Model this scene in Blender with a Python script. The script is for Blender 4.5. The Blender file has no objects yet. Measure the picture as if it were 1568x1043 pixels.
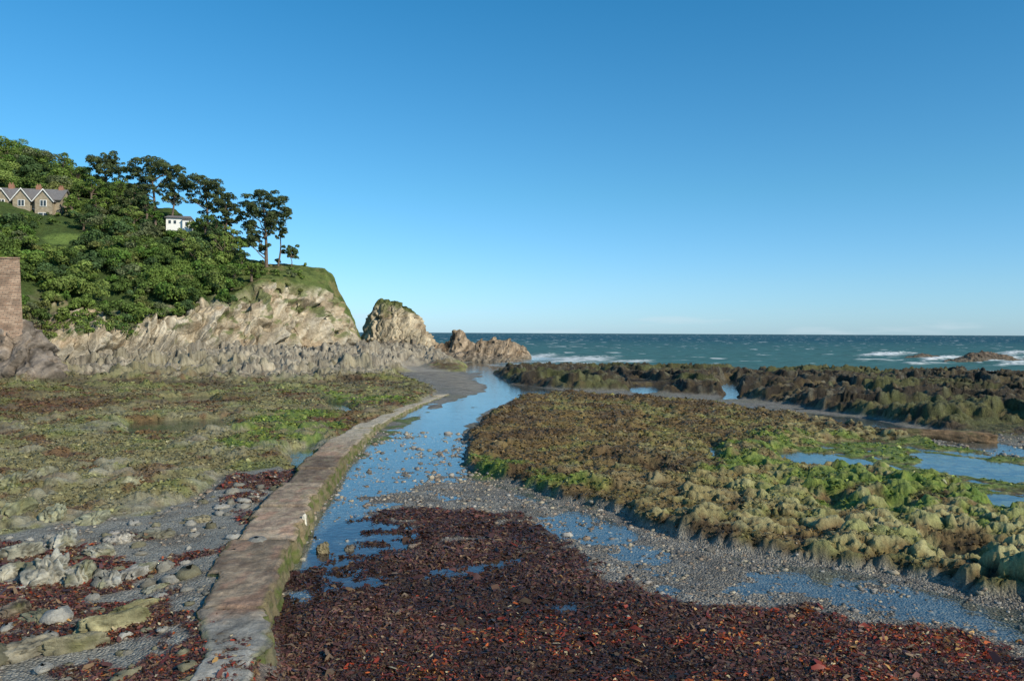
import bpy, math, numpy as np
from mathutils import Matrix, Vector
rng=np.random.default_rng(7)
F32=np.float32
# ---------------------------------------------------------------- camera
CH=6.0; FP=1220.0; PW,PH=1568.0,1043.0
PITCH=math.atan(11.5/FP); ROLL=math.atan(8/1568)
R=(Matrix.Rotation(math.pi/2-PITCH,3,'X')@Matrix.Rotation(ROLL,3,'Z'))
Rn=np.array(R)
scene=bpy.context.scene
cd=bpy.data.cameras.new('camera'); cam=bpy.data.objects.new('camera',cd); scene.collection.objects.link(cam)
cam.matrix_world=Matrix.Translation((0,0,CH))@R.to_4x4()
cd.lens=36*FP/PW; cd.sensor_width=36; cd.clip_end=100000; cd.clip_start=0.1
scene.camera=cam
def ray(px,py):
    v=np.array([(px-PW/2)/FP,-(py-PH/2)/FP,-1.0]); w=Rn@v; return w/w[1]
def W(px,py,d):
    r=ray(px,py); return np.array([r[0]*d,d,CH+r[2]*d])
def G(px,py,z=0.0):
    r=ray(px,py); d=(z-CH)/r[2] if r[2]<-1e-4 else 9999.0
    return np.array([r[0]*d,d,z])
def proj(P):
    q=(P-np.array([0,0,CH]))@Rn
    return PW/2+FP*q[...,0]/-q[...,2], PH/2-FP*q[...,1]/-q[...,2]
# ---------------------------------------------------------------- noise
PN=4096
PT=rng.permutation(PN).astype(np.int32)
ang=rng.random(PN)*2*np.pi; GX=np.cos(ang).astype(F32); GY=np.sin(ang).astype(F32)
g3=rng.normal(size=(PN,3)); g3/=np.linalg.norm(g3,axis=1)[:,None]; g3=g3.astype(F32)
RND=rng.random(PN).astype(F32)
def n2(x,y,s=0):
    x=np.asarray(x,F32)+F32(s*17.3); y=np.asarray(y,F32)+F32(s*7.7)
    xf=np.floor(x); yf=np.floor(y); ix=xf.astype(np.int32); iy=yf.astype(np.int32); fx=x-xf; fy=y-yf
    ux=fx*fx*fx*(fx*(fx*6-15)+10); uy=fy*fy*fy*(fy*(fy*6-15)+10)
    A=PT[ix&4095]; B=PT[(ix+1)&4095]
    h=PT[(A+iy)&4095]; a=GX[h]*fx+GY[h]*fy
    h=PT[(B+iy)&4095]; b=GX[h]*(fx-1)+GY[h]*fy
    h=PT[(A+iy+1)&4095]; c=GX[h]*fx+GY[h]*(fy-1)
    h=PT[(B+iy+1)&4095]; e=GX[h]*(fx-1)+GY[h]*(fy-1)
    p=a+(b-a)*ux; q=c+(e-c)*ux
    return (p+(q-p)*uy)*1.5
def fbm(x,y,o=4,s=0,g=.5):
    r=0;a=1;t=0
    for i in range(o):
        r=r+a*n2(x*2**i,y*2**i,s+i*3); t+=a; a*=g
    return r/t*1.3
def ridged(x,y,o=4,s=0):
    r=0;a=1;t=0
    for i in range(o):
        r=r+a*(1-np.abs(n2(x*2**i,y*2**i,s+i*3))*2); t+=a; a*=.5
    return r/t
def n3(x,y,z,s=0):
    x=np.asarray(x,F32)+F32(s*13.1);y=np.asarray(y,F32)+F32(s*5.3);z=np.asarray(z,F32)+F32(s*3.7)
    xf,yf,zf=np.floor(x),np.floor(y),np.floor(z)
    ix,iy,iz=[k.astype(np.int32) for k in(xf,yf,zf)]; fx,fy,fz=x-xf,y-yf,z-zf
    u,v,w=[k*k*k*(k*(k*6-15)+10) for k in(fx,fy,fz)]
    r=0
    for i in(0,1):
        wi=u if i else 1-u
        for j in(0,1):
            wj=v if j else 1-v
            for k in(0,1):
                wk=w if k else 1-w
                h=PT[(PT[(PT[(ix+i)&4095]+iy+j)&4095]+iz+k)&4095]; g=g3[h]
                r=r+wi*wj*wk*(g[...,0]*(fx-i)+g[...,1]*(fy-j)+g[...,2]*(fz-k))
    return r*1.5
def fbm3(x,y,z,o=4,s=0):
    r=0;a=1;t=0
    for i in range(o):
        r=r+a*n3(x*2**i,y*2**i,z*2**i,s+i*3); t+=a; a*=.5
    return r/t*1.3
def ridg3(x,y,z,o=4,s=0):
    r=0;a=1;t=0
    for i in range(o):
        r=r+a*(1-2*np.abs(n3(x*2**i,y*2**i,z*2**i,s+i*3))); t+=a; a*=.5
    return r/t
def worley(x,y,s=0):
    x=np.asarray(x,F32)+F32(s*11.9); y=np.asarray(y,F32)+F32(s*4.1)
    xf=np.floor(x); yf=np.floor(y); ix=xf.astype(np.int32); iy=yf.astype(np.int32)
    f1=np.full(x.shape,9,F32); f2=f1.copy(); cr=np.zeros(x.shape,F32)
    for i in(-1,0,1):
        A=PT[(ix+i)&4095]
        for j in(-1,0,1):
            h=PT[(A+iy+j)&4095]
            dx=xf+i+RND[h]-x; dy=yf+j+RND[(h+77)&4095]-y
            d=dx*dx+dy*dy
            m=d<f1
            f2=np.where(m,f1,np.minimum(f2,d)); f1=np.where(m,d,f1); cr=np.where(m,RND[(h+501)&4095],cr)
    return np.sqrt(f1),np.sqrt(f2),cr
def ss(a,b,x):
    t=np.clip((x-a)/(b-a),0,1); return t*t*(3-2*t)
def mix(a,b,m):
    m=np.asarray(m)[...,None]; return a*(1-m)+np.asarray(b,F32)*m
def sdf(poly,X,Y):
    P=[G(a,b)[:2] for a,b in poly]; best=np.full(X.shape,1e12,F32); ins=np.zeros(X.shape,bool)
    for i in range(len(P)):
        ax,ay=P[i]; bx,by=P[(i+1)%len(P)]
        ex,ey=F32(bx-ax),F32(by-ay); px=X-F32(ax); py=Y-F32(ay)
        t=np.clip((px*ex+py*ey)/(ex*ex+ey*ey+1e-9),0,1)
        best=np.minimum(best,(px-t*ex)**2+(py-t*ey)**2)
        if ay!=by:
            c=((ay>Y)!=(by>Y))&(X<(bx-ax)*(Y-ay)/(by-ay)+ax); ins^=c
    d=np.sqrt(best); return np.where(ins,d,-d)
# ---------------------------------------------------------------- mesh helpers
def mkmesh(name,V,Fc,mat,col=None,smooth=True,parent=None,attrs=None):
    V=np.asarray(V,F32).reshape(-1,3); Fc=np.asarray(Fc,np.int32); k=Fc.shape[1]
    me=bpy.data.meshes.new(name)
    me.vertices.add(len(V)); me.vertices.foreach_set('co',V.ravel())
    me.loops.add(Fc.size); me.loops.foreach_set('vertex_index',Fc.ravel())
    me.polygons.add(len(Fc)); me.polygons.foreach_set('loop_start',np.arange(0,Fc.size,k,dtype=np.int32))
    me.update(calc_edges=True)
    me.polygons.foreach_set('use_smooth',np.full(len(Fc),smooth,bool))
    if col is not None:
        c=np.asarray(col,F32)
        if c.shape[-1]==3: c=np.concatenate([c,np.zeros(c.shape[:-1]+(1,),F32)],-1)
        a=me.color_attributes.new('Col','FLOAT_COLOR','POINT'); a.data.foreach_set('color',c.ravel())
    me.materials.append(mat); me.validate()
    o=bpy.data.objects.new(name,me); scene.collection.objects.link(o)
    if parent: o.parent=parent
    return o
def gridf(nu,nv):
    i=np.arange(nu*nv).reshape(nu,nv)
    return np.stack([i[:-1,:-1],i[1:,:-1],i[1:,1:],i[:-1,1:]],-1).reshape(-1,4)
def empty(name,loc=(0,0,0),rz=0):
    e=bpy.data.objects.new(name,None); scene.collection.objects.link(e); e.location=loc; e.rotation_euler=(0,0,rz); return e
# ---------------------------------------------------------------- materials
def newmat(name):
    m=bpy.data.materials.new(name); m.use_nodes=True; nt=m.node_tree
    for n in list(nt.nodes): nt.nodes.remove(n)
    return m,nt,nt.nodes.new('ShaderNodeOutputMaterial')
def nd(nt,t,**k):
    n=nt.nodes.new(t)
    for a,b in k.items(): setattr(n,a,b)
    return n
def mth(nt,op,a,b=None,c=None):
    n=nt.nodes.new('ShaderNodeMath'); n.operation=op
    for i,v in enumerate((a,b,c)):
        if v is None: continue
        if isinstance(v,(int,float)): n.inputs[i].default_value=v
        else: nt.links.new(v,n.inputs[i])
    return n.outputs[0]
def attrmat(name,scales=((6,.5),),rough=.85,bump=.5,bscale=8,bdist=.05,spec=.3,alpha_gravel=False,transl=0):
    m,nt,out=newmat(name); L=nt.links
    at=nd(nt,'ShaderNodeAttribute',attribute_name='Col'); tc=nd(nt,'ShaderNodeTexCoord')
    fac=None
    for sc,am in scales:
        n=nd(nt,'ShaderNodeTexNoise'); n.inputs['Scale'].default_value=sc; n.inputs['Detail'].default_value=6; n.inputs['Roughness'].default_value=.65
        L.new(tc.outputs['Object'],n.inputs['Vector'])
        v=mth(nt,'MULTIPLY_ADD',n.outputs[0],am*4,1-am*2)
        v=mth(nt,'MAXIMUM',v,.12)
        fac=v if fac is None else mth(nt,'MULTIPLY',fac,v)
    vm=nd(nt,'ShaderNodeVectorMath',operation='SCALE'); L.new(at.outputs['Color'],vm.inputs[0]); L.new(fac,vm.inputs['Scale'])
    col=vm.outputs[0]
    bs=nd(nt,'ShaderNodeBsdfPrincipled'); bs.inputs['Roughness'].default_value=rough; bs.inputs['Specular IOR Level'].default_value=spec
    bn=nd(nt,'ShaderNodeTexNoise'); bn.inputs['Scale'].default_value=bscale; bn.inputs['Detail'].default_value=8; bn.inputs['Roughness'].default_value=.7
    L.new(tc.outputs['Object'],bn.inputs['Vector'])
    hgt=bn.outputs[0]
    if alpha_gravel:
        vo=nd(nt,'ShaderNodeTexVoronoi'); vo.inputs['Scale'].default_value=19; L.new(tc.outputs['Object'],vo.inputs['Vector'])
        g=mth(nt,'MULTIPLY_ADD',vo.outputs['Color'],.9,.5)
        v2=nd(nt,'ShaderNodeVectorMath',operation='SCALE'); L.new(col,v2.inputs[0]); L.new(g,v2.inputs['Scale'])
        mx=nd(nt,'ShaderNodeMix',data_type='RGBA'); L.new(at.outputs['Alpha'],mx.inputs[0]); L.new(col,mx.inputs[6]); L.new(v2.outputs[0],mx.inputs[7]); col=mx.outputs[2]
        hv=mth(nt,'MULTIPLY',mth(nt,'SUBTRACT',1,vo.outputs['Distance']),at.outputs['Alpha'])
        hgt=mth(nt,'ADD',hgt,hv)
    L.new(col,bs.inputs['Base Color'])
    b=nd(nt,'ShaderNodeBump'); b.inputs['Strength'].default_value=bump; b.inputs['Distance'].default_value=bdist
    L.new(hgt,b.inputs['Height']); L.new(b.outputs[0],bs.inputs['Normal'])
    if transl:
        tr=nd(nt,'ShaderNodeBsdfTranslucent'); L.new(col,tr.inputs[0]); ms=nd(nt,'ShaderNodeMixShader'); ms.inputs[0].default_value=transl
        L.new(bs.outputs[0],ms.inputs[1]); L.new(tr.outputs[0],ms.inputs[2]); L.new(ms.outputs[0],out.inputs[0])
    else: L.new(bs.outputs[0],out.inputs[0])
    return m
def plain(name,c,rough=.8,var=.25,sc=5,bump=.2):
    m,nt,out=newmat(name); L=nt.links
    tc=nd(nt,'ShaderNodeTexCoord'); n=nd(nt,'ShaderNodeTexNoise'); n.inputs['Scale'].default_value=sc; n.inputs['Detail'].default_value=6
    L.new(tc.outputs['Object'],n.inputs['Vector']); f=mth(nt,'MULTIPLY_ADD',n.outputs[0],var*4,1-2*var)
    vm=nd(nt,'ShaderNodeVectorMath',operation='SCALE'); vm.inputs[0].default_value=c; L.new(f,vm.inputs['Scale'])
    bs=nd(nt,'ShaderNodeBsdfPrincipled'); bs.inputs['Roughness'].default_value=rough; L.new(vm.outputs[0],bs.inputs['Base Color'])
    b=nd(nt,'ShaderNodeBump'); b.inputs['Strength'].default_value=bump; b.inputs['Distance'].default_value=.03; L.new(n.outputs[0],b.inputs['Height']); L.new(b.outputs[0],bs.inputs['Normal'])
    L.new(bs.outputs[0],out.inputs[0]); return m
M_ground=attrmat('foreshore',((2.2,.25),(17,.38)),.75,1.0,9,.10,.35,True)
M_cliff=attrmat('cliff_rock',((.35,.18),(2.0,.36)),.95,1.0,1.2,.45,.1)
M_rock=attrmat('rock',((1.0,.25),(9,.3)),.9,.9,5,.10,.2)
M_conc=attrmat('old_concrete',((1.3,.22),(12,.34)),.9,.8,14,.05,.15)
M_leaf=attrmat('foliage',((.5,.15),),.7,0,5,.01,.2,False,.3)
M_weed=attrmat('seaweed',((3,.2),),.42,0,5,.01,.4,False,.15)
M_bark=plain('bark',(.13,.095,.07),.9,.3,3)
M_slate=plain('slate_roof',(.17,.16,.16),.7,.2,3)
M_stone=plain('house_stone',(.30,.25,.18),.9,.3,2)
M_white=plain('white_paint',(.78,.77,.74),.5,.04,2)
M_glass=plain('window_glass',(.04,.05,.055),.1,.1,1,0)
M_pot=plain('chimney_brick',(.30,.15,.10),.9,.2,4)
# ---------------------------------------------------------------- world & sun
SAZ,SEL=math.radians(130),math.radians(30)
sv=Vector((math.sin(SAZ)*math.cos(SEL),math.cos(SAZ)*math.cos(SEL),math.sin(SEL)))
w=bpy.data.worlds.new('World'); scene.world=w; w.use_nodes=True; nt=w.node_tree; L=nt.links
for n in list(nt.nodes): nt.nodes.remove(n)
sky=nd(nt,'ShaderNodeTexSky',sky_type='NISHITA',sun_disc=False,sun_elevation=SEL,sun_rotation=SAZ,air_density=1.0,dust_density=.25,ozone_density=2.5,altitude=0)
tc=nd(nt,'ShaderNodeTexCoord'); mp=nd(nt,'ShaderNodeMapping'); mp.inputs['Scale'].default_value=(5,5,45); L.new(tc.outputs['Generated'],mp.inputs['Vector'])
cn=nd(nt,'ShaderNodeTexNoise'); cn.inputs['Scale'].default_value=1.6; cn.inputs['Detail'].default_value=5; L.new(mp.outputs[0],cn.inputs['Vector'])
sp=nd(nt,'ShaderNodeSeparateXYZ'); L.new(tc.outputs['Generated'],sp.inputs[0])
b1=nd(nt,'ShaderNodeMapRange',interpolation_type='SMOOTHSTEP'); b1.inputs[1].default_value=.035; b1.inputs[2].default_value=.012; L.new(sp.outputs[2],b1.inputs[0])
b2=nd(nt,'ShaderNodeMapRange',interpolation_type='SMOOTHSTEP'); b2.inputs[1].default_value=.50; b2.inputs[2].default_value=.72; L.new(cn.outputs[0],b2.inputs[0])
cf=mth(nt,'MULTIPLY',mth(nt,'MULTIPLY',b1.outputs[0],b2.outputs[0]),.4)
rp_=nd(nt,'ShaderNodeValToRGB'); L.new(sp.outputs[2],rp_.inputs[0]); e=rp_.color_ramp.elements
e[0].position=0; e[0].color=(.36,.56,.92,1); e[1].position=.42; e[1].color=(.13,.55,.71,1); k=e.new(.17); k.color=(.27,.57,.70,1); k=e.new(.06); k.color=(.35,.56,.79,1)
tint=nd(nt,'ShaderNodeMix',data_type='RGBA',blend_type='MULTIPLY'); tint.inputs[0].default_value=1; L.new(sky.outputs[0],tint.inputs[6]); L.new(rp_.outputs[0],tint.inputs[7])
mx=nd(nt,'ShaderNodeMix',data_type='RGBA'); L.new(cf,mx.inputs[0]); L.new(tint.outputs[2],mx.inputs[6]); mx.inputs[7].default_value=(3.2,3.8,4.2,1)
bg=nd(nt,'ShaderNodeBackground'); bg.inputs[1].default_value=.15
sc2=nd(nt,'ShaderNodeVectorMath',operation='SCALE'); sc2.inputs['Scale'].default_value=1.36; L.new(mx.outputs[2],sc2.inputs[0]); L.new(sc2.outputs[0],bg.inputs[0])
wo=nd(nt,'ShaderNodeOutputWorld'); L.new(bg.outputs[0],wo.inputs[0])
sl=bpy.data.lights.new('sun','SUN'); sl.energy=5.0; sl.angle=math.radians(.5); sl.color=(1,.89,.70)
so=bpy.data.objects.new('sun',sl); scene.collection.objects.link(so); so.rotation_euler=sv.to_track_quat('Z','Y').to_euler(); so.location=(30,-30,40)
scene.view_settings.view_transform='Standard'; scene.view_settings.look='None'; scene.view_settings.exposure=0
# ---------------------------------------------------------------- polygons (traced on the ground plane)
LAND=[(-900,1500),(2600,1500),(2600,577),(1568,575),(1300,574),(1150,571),(1000,567),(880,564),(790,563),(757,562),(748,571),(735,571),(728,562),(735,556),(815,549),(700,543),(550,540),(-900,535)]
CHAN=[(728,560),(765,562),(770,580),(860,600),(850,610),(790,612),(740,632),(715,662),(724,690),(722,730),(800,752),(870,772),(940,792),(1000,822),(1100,847),(1210,864),(1340,884),(1500,917),(1700,950),(1700,1010),(1440,965),(1240,935),(1090,915),(960,885),(900,842),(800,798),(720,765),(600,775),(520,850),(440,890),(430,850),(490,745),(545,690),(620,655),(670,620),(740,600),(735,580)]
RK1=[(722,668),(760,630),(800,612),(870,606),(960,612),(1100,622),(1200,640),(1290,655),(1420,680),(1568,705),(1900,740),(1900,1000),(1568,922),(1500,912),(1420,888),(1330,877),(1200,858),(1100,842),(1010,816),(940,787),(870,770),(800,748),(722,726),(716,700)]
RK2=[(745,568),(2600,578),(2600,760),(1900,712),(1568,672),(1440,660),(1330,640),(1210,622),(1090,606),(960,600),(870,598),(780,588)]
LFT=[(-900,540),(560,540),(700,556),(740,566),(700,572),(600,572),(640,585),(672,603),(650,618),(600,640),(560,655),(510,690),(470,720),(420,730),(340,740),(300,775),(250,800),(130,812),(0,832),(-900,900)]
LB=[(-900,1500),(420,1300),(450,1045),(440,985),(425,925),(440,855),(470,800),(505,755),(520,710),(440,705),(340,725),(290,775),(100,808),(-900,890)]
KELP=[(200,1500),(380,1045),(440,860),(470,810),(560,785),(640,775),(760,785),(840,808),(895,850),(950,890),(1090,925),(1240,945),(1440,975),(1700,1030),(2400,1500)]
BAR=[(585,562),(650,562),(720,575),(752,590),(742,602),(705,608),(668,596),(640,580)]
POOLR=[(1180,690),(1230,676),(1330,668),(1450,682),(1568,700),(1800,740),(1800,820),(1568,790),(1480,758),(1400,742),(1300,728),(1200,722)]
POOLS=[[(1490,755),(1568,762),(1600,790),(1520,788)],[(1255,765),(1285,768),(1295,800),(1258,800)],[(1415,832),(1500,842),(1495,878),(1425,868)],[(1085,680),(1105,685),(1100,714),(1086,706)],
 [(180,648),(355,640),(365,662),(200,670)],[(430,690),(478,682),(486,718),(440,730)],[(495,612),(525,618),(560,632),(530,638),(500,624)],[(1100,582),(1135,582),(1132,612),(1103,612)],[(1380,655),(1500,690),(1568,700),(1560,685),(1450,664)],[(1185,690),(1290,700),(1370,714),(1350,728),(1280,724),(1190,708)],[(1400,690),(1568,712),(1600,740),(1500,732),(1410,710)],[(240,610),(330,606),(340,620),(250,622)],
 [(1245,634),(1330,640),(1400,656),(1320,656),(1250,644)],[(940,592),(1010,590),(1060,598),(980,604)],[(1180,742),(1215,745),(1210,765),(1184,762)],[(1340,772),(1385,776),(1380,798),(1345,795)],[(1000,720),(1022,722),(1018,738),(1002,736)],[(610,632),(650,622),(655,630),(615,642)],[(1200,596),(1330,600),(1330,612),(1210,606)]]
KPOOL=[[(490,880),(560,868),(640,876),(600,905),(520,912)],[(640,872),(740,860),(820,850),(830,866),(740,884),(650,890)],[(520,800),(640,800),(660,830),(600,850),(520,870),(470,850)],[(660,915),(700,915),(695,930),(662,928)],[(820,925),(900,928),(930,942),(840,944)],[(985,880),(1060,890),(1090,915),(1000,910)],[(905,850),(935,855),(930,868),(900,862)]]
GREENS=[[(535,690),(600,645),(690,625),(740,632),(705,650),(640,660),(580,700),(520,740),(480,775),(455,760)],[(400,640),(480,630),(540,650),(500,680),(430,690),(350,700),(330,680)],[(720,705),(860,745),(930,768),(900,775),(800,752),(715,728)],[(1180,665),(1568,690),(1568,800),(1400,760),(1100,690)],[(480,600),(560,610),(640,612),(620,625),(540,625)],[(1100,700),(1568,780),(1568,850),(1300,800),(1080,730)]]
# ---------------------------------------------------------------- foreshore
t=np.concatenate([np.linspace(-1.3,-.69,50)[:-1],np.linspace(-.69,.69,1000),np.linspace(.69,1.3,50)[1:]]).astype(F32)
d=np.concatenate([np.geomspace(3.5,11.5,40)[:-1],np.geomspace(11.5,260,960)]).astype(F32)
D,T=np.meshgrid(d,t,indexing='ij'); X=T*D; Y=D
wx=fbm(X/3,Y/3,4,1)*.35+fbm(X/14,Y/14,3,2)*D*.012; wy=fbm(X/3,Y/3,4,5)*.35+fbm(X/14,Y/14,3,6)*D*.02
XW,YW=X+wx,Y+wy
land=sdf(LAND,XW,YW); chan=sdf(CHAN,XW,YW); r1=sdf(RK1,XW,YW); r2=sdf(RK2,XW,YW); lf=sdf(LFT,XW,YW); lb=sdf(LB,X+wx*.3,Y+wy*.3); bar=sdf(BAR,XW,YW)
poolr=sdf(POOLR,XW,YW); kelpr=sdf(KELP,XW,YW)
nA=fbm(X/1.6,Y/1.6,5,11); nB=fbm(X/5,Y/5,4,15); nC=fbm(X/.35,Y/.35,3,19); nD=fbm(X/18,Y/18,4,23); nE=fbm(X/.8,Y/.7,4,25,.65)
f1,f2,cr=worley(X/.95+nE*.35,Y/.7+nE*.35,1); g1,g2,cr2=worley(X/.30+nC*.25,Y/.25+nC*.2,2); e1,e2,ec=worley(X/2.3+nE*.35,Y/1.7+nE*.35,3)
b1_=(np.clip((f2-f1)*1.7,0,1)**.7)*(.3+.7*cr); b2_=(np.clip(1-g1*1.1,0,1)**.7)*(.2+.8*cr2); b0_=(np.clip((e2-e1)*1.5,0,1)**.7)*(.2+.8*ec)
rgE=ridged(X/.55,Y/.5,3,27)
h=.035+.075*nB+.05*nA+.02*nC
kn=fbm(X/1.1,Y/.7,4,29)
for i,p in enumerate(KPOOL):
    m=ss(-.35,.45,sdf(p,XW,YW)+kn*1.1); h=h*(1-m)+(-.025+.09*kn)*m
mc=ss(-.2,.5,chan); h=h*(1-mc)+(-.010+.04*nB+.05*nA+.018*nC)*mc
fan=ss(0,1,sdf([(560,765),(640,735),(740,738),(860,775),(900,800),(800,790),(700,765),(620,775)],XW,YW)); h+=fan*.05
h-=mc*ss(33,50,D)*.03
h+=ss(0,2,sdf([(380,1045),(440,900),(700,900),(1100,960),(2400,1100),(2400,1500),(0,1500)],XW,YW))*.06
m1=ss(-.1,.45,r1); m1e=ss(-.1,.2,r1+nE*.15)
lowR=ss(-6,16,X*.9-(Y-24)*.55)
h=h+m1*(.14+.16*nB+.12*nD)+m1e*(b0_*.30+b1_*(.20+.16*lowR)+b2_*.10+nE*.13+rgE*.07+nC*.05)
saw=((Y/8+fbm(X/16,Y/30,4,31)*2.2)%1.0); saw2=((Y/2.7+fbm(X/7,Y/12,4,33)*1.8)%1.0)
m2=ss(0,2,r2); h_r=ridged(X/2.2,Y/1.6,4,34)
gap=ss(.10,.32,fbm(X/9,Y/14,4,36))
h=h+m2*(1-gap*.75)*(.08+.95*ss(0,.07,saw)*(1-saw)**1.2+.20*ss(0,.1,saw2)*(1-saw2)+.25*nD)+ss(0,.8,r2)*(1-gap*.6)*(b0_*.34+b1_*.34+b2_*.1+h_r*.22+nE*.12)-m2*gap*.06
ml=ss(0,2,lf)
sA_=(X*.85+Y*.5); sB_=(Y*.85-X*.5)
strat=ridged(sA_/6,sB_/1.1,3,37); saw3=((sB_/1.5+fbm(sA_/5,sB_/3,3,39)*1.4)%1.0)
rockL=ss(.0,.35,fbm(X/4.5,Y/4.5,3,43)+ss(40,22,D)*.25-.05)
h=h+ml*(.13+.16*nB+.12*nD)+ss(0,.5,lf)*(b0_*.20+b1_*.19+b2_*.10+nE*.10+nC*.03+rockL*.24*(1-saw3)*ss(0,.12,saw3)*ss(0,1,lf))
w1,w2,wc=worley(X/3.2+nA*.2,Y/2.4,5)
tal=ss(76,118,D+nB*14)*ml*ss(-10,-22,X)
tal2=ss(128,150,D)*ss(0,6,lf)
tl=np.maximum(tal,tal2*ss(4,-6,X))
saw4=((sB_/4.2+fbm(sA_/9,sB_/9,4,45)*1.8)%1.0)
h=h+tl*((1-np.clip(w1,0,1))*.6*(.2+wc)+1.5*(1-saw4)*ss(0,.1,saw4)*(.3+ec)+b1_*.5+h_r*.4+ss(.1,.5,nD+nB*.5)*.8+(D-100).clip(0,60)*.018)
mlb=ss(0,.8,lb); h=h*(1-mlb)+mlb*(.27+.26*ss(3.4,1.1,lb)*ss(27,19,D)*ss(-10,-7.5,X)+.05*nB+.05*nA+.01*nC)
mb=ss(0,3,bar); h=h*(1-mb)+mb*(.22+.06*nB)
mp_=ss(-.5,1.2,poolr); h=h*(1-mp_)+mp_*(.005+.11*nB+.15*nA+b2_*.07+nE*.05)
for p in POOLS:
    s_=sdf(p,XW,YW); m=ss(-.5,.4,s_+nE*.4); h=h*(1-m)+(-.06+.07*nA+.04*nE)*m
mland=ss(-.5,3.5,land+nB*2); h=h*mland+(-1.6)*(1-mland)
# ---- colours
def C(*a): return np.array(a,F32)
Z3=np.zeros(h.shape+(3,),F32)
red_g=ss(18.8,13.4,D+nA*1.5-X*.16)*ss(-5,2,X)
col=Z3+C(.065,.028,.022); pv=ss(.1,.5,nC); col=mix(col,C(.11,.065,.038),pv*.6); col=mix(col,C(.20,.045,.018),red_g*ss(-.1,.4,nA+nC*.5)*.8); col=mix(col,C(.17,.13,.07),ss(.25,.55,nA)*.4)
gcol=mix(Z3+C(.26,.245,.215),C(.36,.335,.285),ss(-.3,.5,nC)); gcol=mix(gcol,C(.15,.13,.105),ss(.05,.45,nA)*.6); gcol=mix(gcol,C(.16,.155,.075),ss(.1,.4,nB)*ss(24,34,D)*.4)
km=ss(-.25,.35,kelpr+nA*.9+nC*.3)
dr=fbm(X/1.1,Y/1.1,3,51)+nC*.3
km=np.clip(km*(1-ss(.22,.5,dr)*.6)+ss(.35,.55,dr)*ss(23,19,D)*ss(-1.5,0,kelpr)*.8,0,1)
col=mix(gcol,col,km); gm=1-km; kelpm=km.copy()
lbk=ss(.06,.30,nB+nA*.6-.14+ss(22,15,D)*.24)*mlb*ss(0.2,.9,lb)
lc=mix(Z3+C(.31,.30,.26),C(.20,.18,.145),ss(-.1,.4,nA)); col=mix(col,lc,mlb); kelpm*=1-mlb
col=mix(col,mix(Z3+C(.10,.035,.024),C(.20,.06,.03),ss(0,.4,nC)),lbk*.9); kelpm=np.maximum(kelpm,lbk)
rc=Z3+C(.165,.112,.040)
rc=mix(rc,C(.10,.062,.026),ss(.0,.4,nB)); rc=mix(rc,C(.20,.185,.055),ss(0,.45,-nB+nA*.5))
rc=mix(rc,C(.27,.25,.17),ss(.45,.8,b1_)*(.3+.3*lowR)*ss(-.3,.3,nA))
rc=mix(rc,C(.40,.375,.175),lowR*ss(.15,.50,b1_*.6+b0_*.3+nE*.35+nA*.15)*.88)
rc=mix(rc,C(.14,.18,.035),ss(.12,.40,fbm(X/1.5,Y/1.5,4,53))*.55*lowR)
rc=mix(rc,C(.14,.090,.042),ss(.05,.35,fbm(X/1.3,Y/1.1,4,55))*.6*(1-.5*lowR))
crev=ss(.30,.05,b1_*.6+b2_*.15+b0_*.35+nE*.2)
rc=mix(rc,C(.030,.022,.012),crev*.85)
rc=mix(rc,C(.07,.048,.022),ss(.6,.0,r1+nE*.4)*.65)
col=mix(col,rc,m1e); kelpm*=1-m1e
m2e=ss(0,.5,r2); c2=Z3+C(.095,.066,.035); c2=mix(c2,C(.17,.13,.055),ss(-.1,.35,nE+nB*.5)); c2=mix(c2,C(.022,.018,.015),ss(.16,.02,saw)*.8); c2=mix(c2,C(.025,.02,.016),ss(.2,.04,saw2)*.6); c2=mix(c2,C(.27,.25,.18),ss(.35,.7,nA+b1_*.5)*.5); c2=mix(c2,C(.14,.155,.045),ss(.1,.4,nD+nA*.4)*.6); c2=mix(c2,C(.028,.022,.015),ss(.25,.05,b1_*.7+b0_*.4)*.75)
col=mix(col,c2,m2e); kelpm*=1-m2e
mle=ss(0,.5,lf); c3=Z3+C(.21,.188,.088)
c3=mix(c3,C(.125,.078,.034),ss(-.05,.35,nD+nB*.5)*ss(28,48,D)); c3=mix(c3,C(.17,.195,.055),ss(.0,.4,nB-nA*.2)*.7)
c3=mix(c3,C(.33,.31,.24),rockL*ss(-.2,.3,nA+b1_*.5)*ss(75,30,D)*.7); c3=mix(c3,C(.28,.275,.125),rockL*ss(0,.3,-nA)*ss(75,30,D)*.6)
c3=mix(c3,C(.14,.058,.03),ss(.12,.36,fbm(X/2.5,Y/2.5,3,61))*.7*(1-rockL*.6))
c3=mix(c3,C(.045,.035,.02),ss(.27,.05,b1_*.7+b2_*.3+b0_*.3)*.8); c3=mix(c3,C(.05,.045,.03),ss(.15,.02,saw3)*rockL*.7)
c3=mix(c3,C(.06,.045,.026),ss(65,90,D)*ss(.2,-.2,nB)*.6)
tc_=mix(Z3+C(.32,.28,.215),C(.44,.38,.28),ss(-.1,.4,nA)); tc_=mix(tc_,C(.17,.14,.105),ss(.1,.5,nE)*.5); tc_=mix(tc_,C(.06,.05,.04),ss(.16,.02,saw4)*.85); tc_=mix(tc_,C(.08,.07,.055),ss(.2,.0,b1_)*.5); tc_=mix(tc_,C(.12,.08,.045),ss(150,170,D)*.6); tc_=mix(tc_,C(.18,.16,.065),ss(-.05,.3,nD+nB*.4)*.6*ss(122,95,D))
c3=mix(c3,tc_,ss(.1,.7,tl+nA*.2)); col=mix(col,c3,mle); kelpm*=1-mle
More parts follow.
